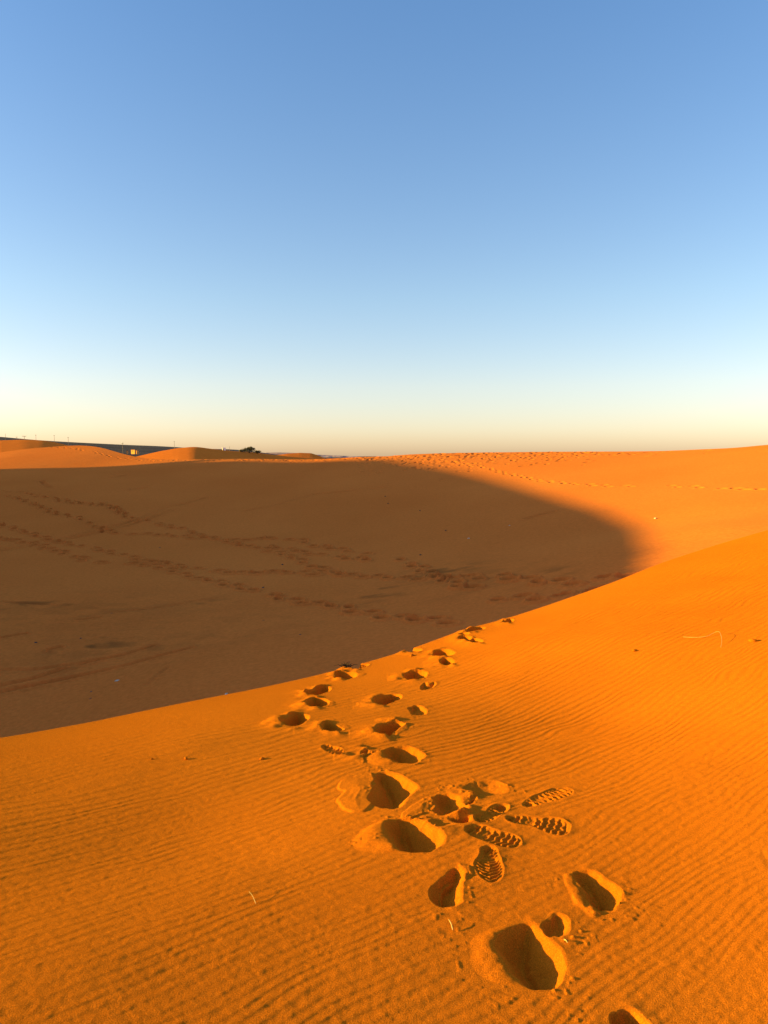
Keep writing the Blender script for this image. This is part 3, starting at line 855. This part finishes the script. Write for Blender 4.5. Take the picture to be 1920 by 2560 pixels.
zc = np.interp(VV, vv, zs_) - sc_v * TE
DS = SS - sc_v
ZZ = zc - np.where(DS > 0, 0.62, 0.36) * (np.sqrt(DS ** 2 + 0.01) - 0.1)
ZZ = np.maximum(ZZ, -9)
cx_ = SS * HX - VV * HY; cy_ = SS * HY + VV * HX
tall = mesh_np("sand_dune", np.stack([cx_, cy_, ZZ], -1).reshape(-1, 3), grid_faces(300, 400), M_far)
tag(tall, "tall dune out of frame on the left that shades the hollow", "dune", kind="structure")

# ------------------------------------------------------------------ dunes and plain behind the ridge
def ridge_sheet(name, crest, front, back, mat, label, zmin=-9.0, nf=40, cols=240, rough=0.0, seed=1, cat="dune", fl=None):
    """a long hill: crest through given points, front slope towards the camera, back slope behind"""
    px = np.array([c[0] for c in crest], float)
    t = np.linspace(px[0], px[-1], cols)
    py = np.interp(t, px, [c[1] for c in crest]); Yd = np.interp(t, px, [c[2] for c in crest])
    ker = np.ones(9) / 9
    py = np.convolve(np.pad(py, 4, mode='edge'), ker, 'valid')
    C = pt(t, py, Yd)
    span = (C[:, 2].max() - zmin)
    Lf = min(span / front, 0.8 * C[:, 1].min()); Lb = span / back
    o = []
    for k in np.concatenate([-(np.linspace(1, 0, nf) ** 1.5) * Lf, (np.linspace(0, 1, nf)[1:] ** 1.5) * Lb]):
        z = C[:, 2] - (front * -k if k < 0 else back * k) * np.clip(1 - 0.25 * np.exp(-abs(k) / (0.1 * Lf)), 0, 1)
        y = C[:, 1] + k
        x = C[:, 0] * (y / C[:, 1]) if k < 0 else C[:, 0] * (1 + 0.3 * k / C[:, 1])
        if rough: z = z + rough * fbm(x / 40, y / 25, seed, 4) * min(1, abs(k) / (0.15 * Lf))
        o.append(np.stack([x, y, np.maximum(z, zmin)], -1))
    o = np.array(o)
    ob = mesh_np(name, o.reshape(-1, 3), grid_faces(o.shape[0], cols), mat)
    tag(ob, label, cat, kind="structure")
    return ob
ridge_sheet("sand_dune", [(-500, 1125, 125), (-200, 1108, 125), (0, 1101, 120), (60, 1099, 122), (110, 1101, 124), (150, 1108, 127), (178, 1116, 129), (220, 1130, 142), (300, 1160, 150)],
            0.10, 0.4, M_far, "dull orange dune crest at the far left behind the sunlit ridge")
ridge_sheet("sand_dune", [(280, 1165, 120), (330, 1144, 122), (365, 1136, 124), (400, 1128, 126), (440, 1121, 128), (470, 1118, 129), (485, 1117, 130), (500, 1118, 131.5), (520, 1121, 134.5), (570, 1127, 144), (640, 1132, 157), (700, 1139, 168), (800, 1148, 186), (900, 1160, 205)],
            0.10, 0.35, M_far, "half-lit humped dune on the skyline left of the bush")
ridge_sheet("sand_dune", [(640, 1160, 210), (690, 1138, 210), (720, 1134, 212), (750, 1132, 214), (778, 1133, 215), (800, 1140, 214), (840, 1160, 212)],
            0.25, 0.5, M_far, "small bright dune on the skyline between the bush and the pale plateau")

M_plain = None
def gravel_mat():
    m, nt, p, N = nmat("dark gravel")
    L = nt.links.new
    g = N('ShaderNodeNewGeometry')
    mp = N('ShaderNodeMapping'); mp.inputs['Scale'].default_value = (0.01, 0.05, 0.15)
    n = N('ShaderNodeTexNoise'); n.inputs['Scale'].default_value = 1.0; n.inputs['Detail'].default_value = 8
    L(g.outputs['Position'], mp.inputs[0]); L(mp.outputs[0], n.inputs['Vector'])
    r = N('ShaderNodeValToRGB')
    r.color_ramp.elements[0].position = 0.35; r.color_ramp.elements[1].position = 0.75
    r.color_ramp.elements[0].color = (0.035, 0.026, 0.025, 1); r.color_ramp.elements[1].color = (0.085, 0.058, 0.05, 1)
    L(n.outputs['Fac'], r.inputs[0]); L(r.outputs[0], p.inputs['Base Color'])
    p.inputs['Roughness'].default_value = 1.0; p.inputs['Specular IOR Level'].default_value = 0.05
    return m
M_gravel = gravel_mat()
plain_crest = [(-1600, 1085, 900), (-900, 1070, 900), (-400, 1078, 900), (0, 1091, 900), (60, 1098, 900), (150, 1104, 900), (250, 1109, 900), (330, 1113, 900), (400, 1115, 900), (470, 1120, 900), (540, 1123, 900),
               (600, 1123, 900), (650, 1131, 900), (720, 1140, 900), (900, 1150, 900)]
ridge_sheet("hill", plain_crest, 0.052, 0.03, M_gravel, "dark stony slope on the skyline at the far left", zmin=-9, rough=0.8, seed=71, cat="hill")
M_mesa = plain("hazed mesa rock", (0.34, 0.22, 0.20), 1.0, 0.35, 0.02, 0.0)  # mauve of the distance haze is painted into this rock colour
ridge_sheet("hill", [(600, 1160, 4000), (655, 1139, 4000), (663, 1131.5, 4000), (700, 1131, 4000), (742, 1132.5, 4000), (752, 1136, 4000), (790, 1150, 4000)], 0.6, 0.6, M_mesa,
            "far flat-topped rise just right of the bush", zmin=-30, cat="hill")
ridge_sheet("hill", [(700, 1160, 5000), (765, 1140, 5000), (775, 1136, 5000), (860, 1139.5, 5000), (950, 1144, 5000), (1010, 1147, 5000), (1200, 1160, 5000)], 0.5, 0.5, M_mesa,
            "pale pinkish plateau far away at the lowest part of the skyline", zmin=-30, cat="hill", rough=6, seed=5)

# ground reaching to the horizon
gxs = np.concatenate([-np.geomspace(20000, 60, 30), [0], np.geomspace(60, 20000, 30)])
gX, gY = np.meshgrid(gxs, gxs)
grd = mesh_np("ground", np.stack([gX, gY, np.full(gX.shape, -9.3)], -1).reshape(-1, 3), grid_faces(61, 61), M_gravel)
tag(grd, "flat stony desert floor reaching the horizon", "ground", kind="structure")

# ------------------------------------------------------------------ small things
def tube(path, r0, r1, n=7):
    V = []; F = []
    path = [Vector(p) for p in path]
    for i, p in enumerate(path):
        d = (path[min(i + 1, len(path) - 1)] - path[max(i - 1, 0)]).normalized()
        a = d.cross(Vector((0.13, 0.29, 0.95))).normalized(); b = d.cross(a)
        r = r0 + (r1 - r0) * i / (len(path) - 1)
        for k in range(n):
            t = 2 * math.pi * k / n
            V.append(p + a * math.cos(t) * r + b * math.sin(t) * r)
    for i in range(len(path) - 1):
        for k in range(n):
            F.append((i * n + k, i * n + (k + 1) % n, (i + 1) * n + (k + 1) % n, (i + 1) * n + k))
    F.append(tuple(range(n - 1, -1, -1))); F.append(tuple((len(path) - 1) * n + k for k in range(n)))
    return V, F

def box(c, s):
    x, y, z = c; a, b, h = s[0] / 2, s[1] / 2, s[2] / 2
    V = [(x + i * a, y + j * b, z + k * h) for k in (-1, 1) for j in (-1, 1) for i in (-1, 1)]
    F = [(0, 2, 3, 1), (4, 5, 7, 6), (0, 1, 5, 4), (2, 6, 7, 3), (0, 4, 6, 2), (1, 3, 7, 5)]
    return V, F

def join(parts):
    V = []; F = []
    for v, f in parts:
        o = len(V); V += list(v); F += [tuple(i + o for i in q) for q in f]
    return V, F

M_straw = plain("dry straw", (0.55, 0.33, 0.10), 0.6, 0.15, 60)
def near_z_at(x, y):
    return float(near_tps(np.array([x]), np.array([y]))[0])
def straw(pix, lift, r, label):
    pts = []
    for (p, l) in zip(pix, lift):
        x, y = near_hit(*p); pts.append(Vector((x, y, near_z_at(x, y) + l)))
    P = []
    for i in range(len(pts) - 1):
        for k in range(4):
            P.append(pts[i].lerp(pts[i + 1], k / 4))
    P.append(pts[-1])
    for _ in range(2):
        P = [P[0]] + [(P[i - 1] + P[i] * 2 + P[i + 1]) / 4 for i in range(1, len(P) - 1)] + [P[-1]]
    o0 = P[0].copy()
    V, F = tube([p - o0 for p in P], r, r * .6, 6)
    o = mesh_py("straw", V, F, M_straw, loc=o0, smooth=True)
    return tag(o, label, "straw")
straw([(640, 2260), (632, 2250), (623, 2243)], [0.0, 0.016, 0.022], 0.0012, "short curved straw standing in the ripples on the left with a thin shadow")
straw([(1132, 2326), (1128, 2316), (1122, 2308)], [0.002, 0.010, 0.013], 0.0022, "thick pale straw chip just left of the largest pit")
straw([(1411, 2351), (1415, 2355), (1419, 2359)], [0.003, 0.006, 0.003], 0.0025, "tiny pale chip beside the heel mark right of the largest pit")
straw([(1708, 1594), (1740, 1596), (1768, 1594), (1788, 1588), (1799, 1594), (1805, 1608), (1802, 1619)], [0.006, 0.008, 0.01, 0.03, 0.055, 0.03, 0.0], 0.0018, "long thin bent straw lying on the slope at the upper right")

# small lumps of caked sand
def lump(px, py, r, label, mat=M_near, name="sand_clod", cat="sand clod", hitf=None, sink=0.25, group=None, sq=(1.5, 1, .7)):
    x, y = hitf(px, py) if hitf else near_hit(px, py)
    z = near_z_at(x, y) if hitf is None else float(hol(np.array([x]), np.array([y]))[0])
    V = []; F = []
    n1, n2 = 7, 10
    rr = random.Random(int(px * 7 + py))
    for i in range(n1 + 1):
        th = math.pi * i / n1
        for k in range(n2):
            ph = 2 * math.pi * k / n2
            q = r * (1 + 0.22 * rr.uniform(-1, 1))
            V.append((q * sq[0] * math.sin(th) * math.cos(ph), q * sq[1] * math.sin(th) * math.sin(ph), q * sq[2] * math.cos(th)))
    for i in range(n1):
        for k in range(n2):
            F.append((i * n2 + k, (i + 1) * n2 + k, (i + 1) * n2 + (k + 1) % n2, i * n2 + (k + 1) % n2))
    o = mesh_py(name, V, F, mat, loc=(x, y, z + r * sq[2] * (1 - 2 * sink)), smooth=(mat == M_near))
    o.rotation_euler = (0, 0, rr.uniform(0, 6))
    return tag(o, label, cat, group)
lump(654, 1898, 0.012, "small clod of sand casting a dark spot left of the lone treaded print")
lump(1587, 1628, 0.016, "little clod of sand on the slope left of the long bent straw")
lump(1883, 1604, 0.022, "little clod of sand right of the long bent straw")
lump(465, 1897, 0.010, "small clod of sand on the left slope below the crest")
lump(380, 1898, 0.008, "tiny clod of sand on the left slope, left of a bigger one")
lump(1030, 1640, 0.02, "small clod of sand below the narrow pit on the crest edge")

M_pale = plain("pale stone", (0.45, 0.36, 0.26), 0.7, 0.2, 20)
M_dark = plain("dark stone", (0.05, 0.035, 0.03), 0.8, 0.2, 20)
for (p, r, lab) in [((294, 1705), 0.055, "pale stone lying on the hollow floor below the wheel tracks"),
                    ((1638, 1297), 0.05, "white stone on the sunlit edge above the shadow tip"),
                    ((1274, 1315), 0.04, "white stone in the upper right part of the shaded hollow"),
                    ((1172, 1347), 0.04, "white stone in the centre right part of the shaded hollow"),
                    ((566, 1737), 0.035, "pale stone on the hollow floor close behind the near crest")]:
    lump(*p, r, lab, M_pale, "stone", "stone", hol_hit)
GD = "dark stones scattered over the shaded hollow"
for (p, lab) in [((658, 1470), "dark stone under the junction of the long trails"), ((660, 1553), "dark stone alone in the middle of the hollow"), ((229, 1732), "dark stone near the pale stone, upper of two"),
                 ((228, 1749), "dark stone near the pale stone, lower of two"), ((751, 1589), "dark stone low in the hollow above the tufted crest"), ((1051, 1388), "dark stone right of the branch trails"),
                 ((400, 1370), "dark stone just above the level trail"), ((706, 1412), "dark stone between the level trail and the branch trails"), ((963, 1241), "dark stone high on the shaded slope, upper one"), ((970, 1259), "dark stone high on the shaded slope, lower one"),
                 ((1050, 1277), "dark elongated stone on the shaded slope below the far ridge"), ((1114, 1327), "dark elongated stone in the upper middle of the shadow"), ((202, 1598), "dark stone above the dark stain at the left"), ((90, 1608), "dark stone at far left beside the wheel tracks"), ((280, 1535), "dark stone under the lowest trail on the left")]:
    lump(*p, 0.036, lab, M_dark, "stone", "stone", hol_hit, group=GD)

# dark dry tuft on the crest
M_tuft = plain("dry tuft", (0.045, 0.022, 0.010), 0.9, 0.2, 20)
tx, ty = near_hit(866, 1668)
tb = []
for k in range(26):
    a = random.uniform(0, 2 * math.pi); l = random.uniform(.03, .08)
    tip = Vector((math.cos(a) * l * 1.3, math.sin(a) * l * 1.0, random.uniform(.01, .04)))
    mid = tip * 0.5 + Vector((0, 0, .02))
    st = Vector((random.uniform(-.04, .04), random.uniform(-.03, .03), -.01))
    tb.append(tube([st, st + mid, st + tip], 0.005, 0.002, 5))
V, F = join(tb)
o = mesh_py("dry_plant", V, F, M_tuft, loc=(tx, ty + .03, near_z_at(tx, ty) + 0.005))
tag(o, "dark dry tuft caught on the crest edge beside a flat footprint", "dry plant")

# ------------------------------------------------------------------ bush, huts and power poles far off
M_leaf = plain("bush leaves", (0.10, 0.08, 0.03), 0.8, 0.4, 2.0)
M_wood = plain("bush wood", (0.10, 0.06, 0.035), 0.9, 0.2, 4.0)
def bush(loc, w, h, n, label, seed):
    rr = random.Random(seed)
    root = empty("bush", loc); tag(root, label, "bush")
    st = []
    tips = []
    for k in range(9):
        a = rr.uniform(0, 2 * math.pi); q = rr.uniform(.15, .48) * w
        e = Vector((math.cos(a) * q, math.sin(a) * q, h * rr.uniform(.45, .9)))
        st.append(tube([(0, 0, -1.2), e * .5 + Vector((0, 0, .1 * h)), e], .05, .015, 5)); tips.append(e)
    V, F = join(st); mesh_py("stem", V, F, M_wood, root)
    V = []; F = []
    cl = []
    for t in tips:
        for _ in range(3):
            cl.append((t + Vector((rr.gauss(0, .12 * w), rr.gauss(0, .12 * w), rr.gauss(-.05 * h, .14 * h))), rr.uniform(.12, .22) * w))
    for _ in range(n):
        c, r = rr.choice(cl)
        p = c + Vector((rr.gauss(0, .5), rr.gauss(0, .5), rr.gauss(0, .4))) * r
        if p.z < 0.0: p.z = rr.uniform(0, .2)
        a = Vector((rr.gauss(0, 1), rr.gauss(0, 1), rr.gauss(0, 1))).normalized() * rr.uniform(.05, .11)
        b = a.cross(Vector((rr.gauss(0, 1), rr.gauss(0, 1), rr.gauss(0, 1)))).normalized() * a.length * .5
        o = len(V); V += [p - a, p + b, p + a, p - b]; F.append((o, o + 1, o + 2, o + 3))
    mesh_py("foliage", V, F, M_leaf, root)
def on(px, py, Y):
    p = pt(px, py, Y); return (float(p[0]), float(p[1]), float(p[2]))
bush(on(622, 1130, 152), 1.5, .95, 2600, "rounded dark green bush on the skyline above the shaded hollow", 3)
bush(on(641, 1133, 156), 1.3, .45, 1200, "low dark shrub just right of the rounded bush", 4)
bush(on(606, 1130, 150), 1.0, .4, 700, "thin low shrub just left of the rounded bush", 5)

M_mud = plain("mud wall", (0.72, 0.27, 0.08), 0.9, 0.12, 0.5)
M_void = plain("dark opening", (0.03, 0.02, 0.015), 0.9, 0.1, 1)
M_white = plain("white wash", (0.8, 0.74, 0.66), 0.8, 0.06, 1)
def hut(loc, w, d, h, mat, label, rz=0.0, wing=True):
    root = empty("hut", loc, rz); tag(root, label, "hut")
    parts = [box((0, 0, h / 2 - 1), (w, d, h + 2))]
    if wing: parts.append(box((w * .62, .3, h * .3 - 1), (w * .5, d * .8, h * .6 + 2)))
    V, F = join(parts); mesh_py("wall", V, F, mat, root)
    V, F = box((0, 0, h + .06), (w + .2, d + .2, .12)); mesh_py("roof", V, F, mat, root)
    V, F = box((-w * .15, -d / 2 - .003, h * .38), (w * .14, .05, h * .7)); mesh_py("door", V, F, M_void, root)
hut(on(336, 1129, 620), 4.2, 3.2, 1.3, M_mud, "low sunlit ochre mud hut on the dark stony slope", -0.5)
hut(on(560, 1128.5, 230), .9, .8, 1.0, M_white, "tiny white hut on the skyline left of the bush", 0.3, wing=False)
hut(on(318, 1128.5, 640), 1.6, 1.6, 0.4, M_mud, "low ochre wall stub left of the ochre hut", 0.3, wing=False)

M_pole = plain("weathered pole", (0.24, 0.17, 0.13), 0.8, 0.2, 3)
def pole(px, top, bot, Y, label, arm=0.0, arms=1):
    b = pt(px, bot, Y); t = pt(px, top, Y)
    h = float(t[2] - b[2])
    root = empty("utility_pole", tuple(float(q) for q in b)); tag(root, label, "utility pole", "utility poles on the far stony slope")
    V, F = tube([(0, 0, -1.5), (0, 0, h * .5), (0, 0, h)], .15, .10, 8); mesh_py("shaft", V, F, M_pole, root)
    if arm:
        for k in range(arms):
            V, F = box((0, -.15, h - .3 - 1.1 * k), (arm, .2, .28)); ca = mesh_py("crossarm", V, F, M_pole, root)
            for q in (-.45, 0, .45):
                V, F = tube([(q * arm, -.15, h - .16 - 1.1 * k), (q * arm, -.15, h + .25 - 1.1 * k)], .09, .06, 6); mesh_py("insulator", V, F, M_white, ca)
pole(14, 1084, 1097, 700, "bare utility pole farthest left on the skyline")
pole(42, 1092, 1098, 760, "short utility pole with a small crossarm, second from the left", 2.0)
pole(61, 1089.5, 1099, 560, "utility pole with the widest crossarm on the skyline", 3.0)
pole(90, 1087, 1099, 720, "thin utility pole on the skyline just right of the widest crossarm", 1.0)
pole(136, 1088, 1106, 720, "thin utility pole rising behind the dull orange dune crest", 1.0)
pole(171, 1093, 1114, 620, "utility pole standing at the edge of the dark stony slope", 0.8)
pole(307, 1107, 1128, 520, "stout utility pole on the dark slope left of the ochre hut", 1.2)
pole(436, 1103, 1122, 700, "utility pole showing above the humped dune on the skyline", .8)
pole(574, 1116, 1127, 700, "faint utility pole between the white hut and the bush")
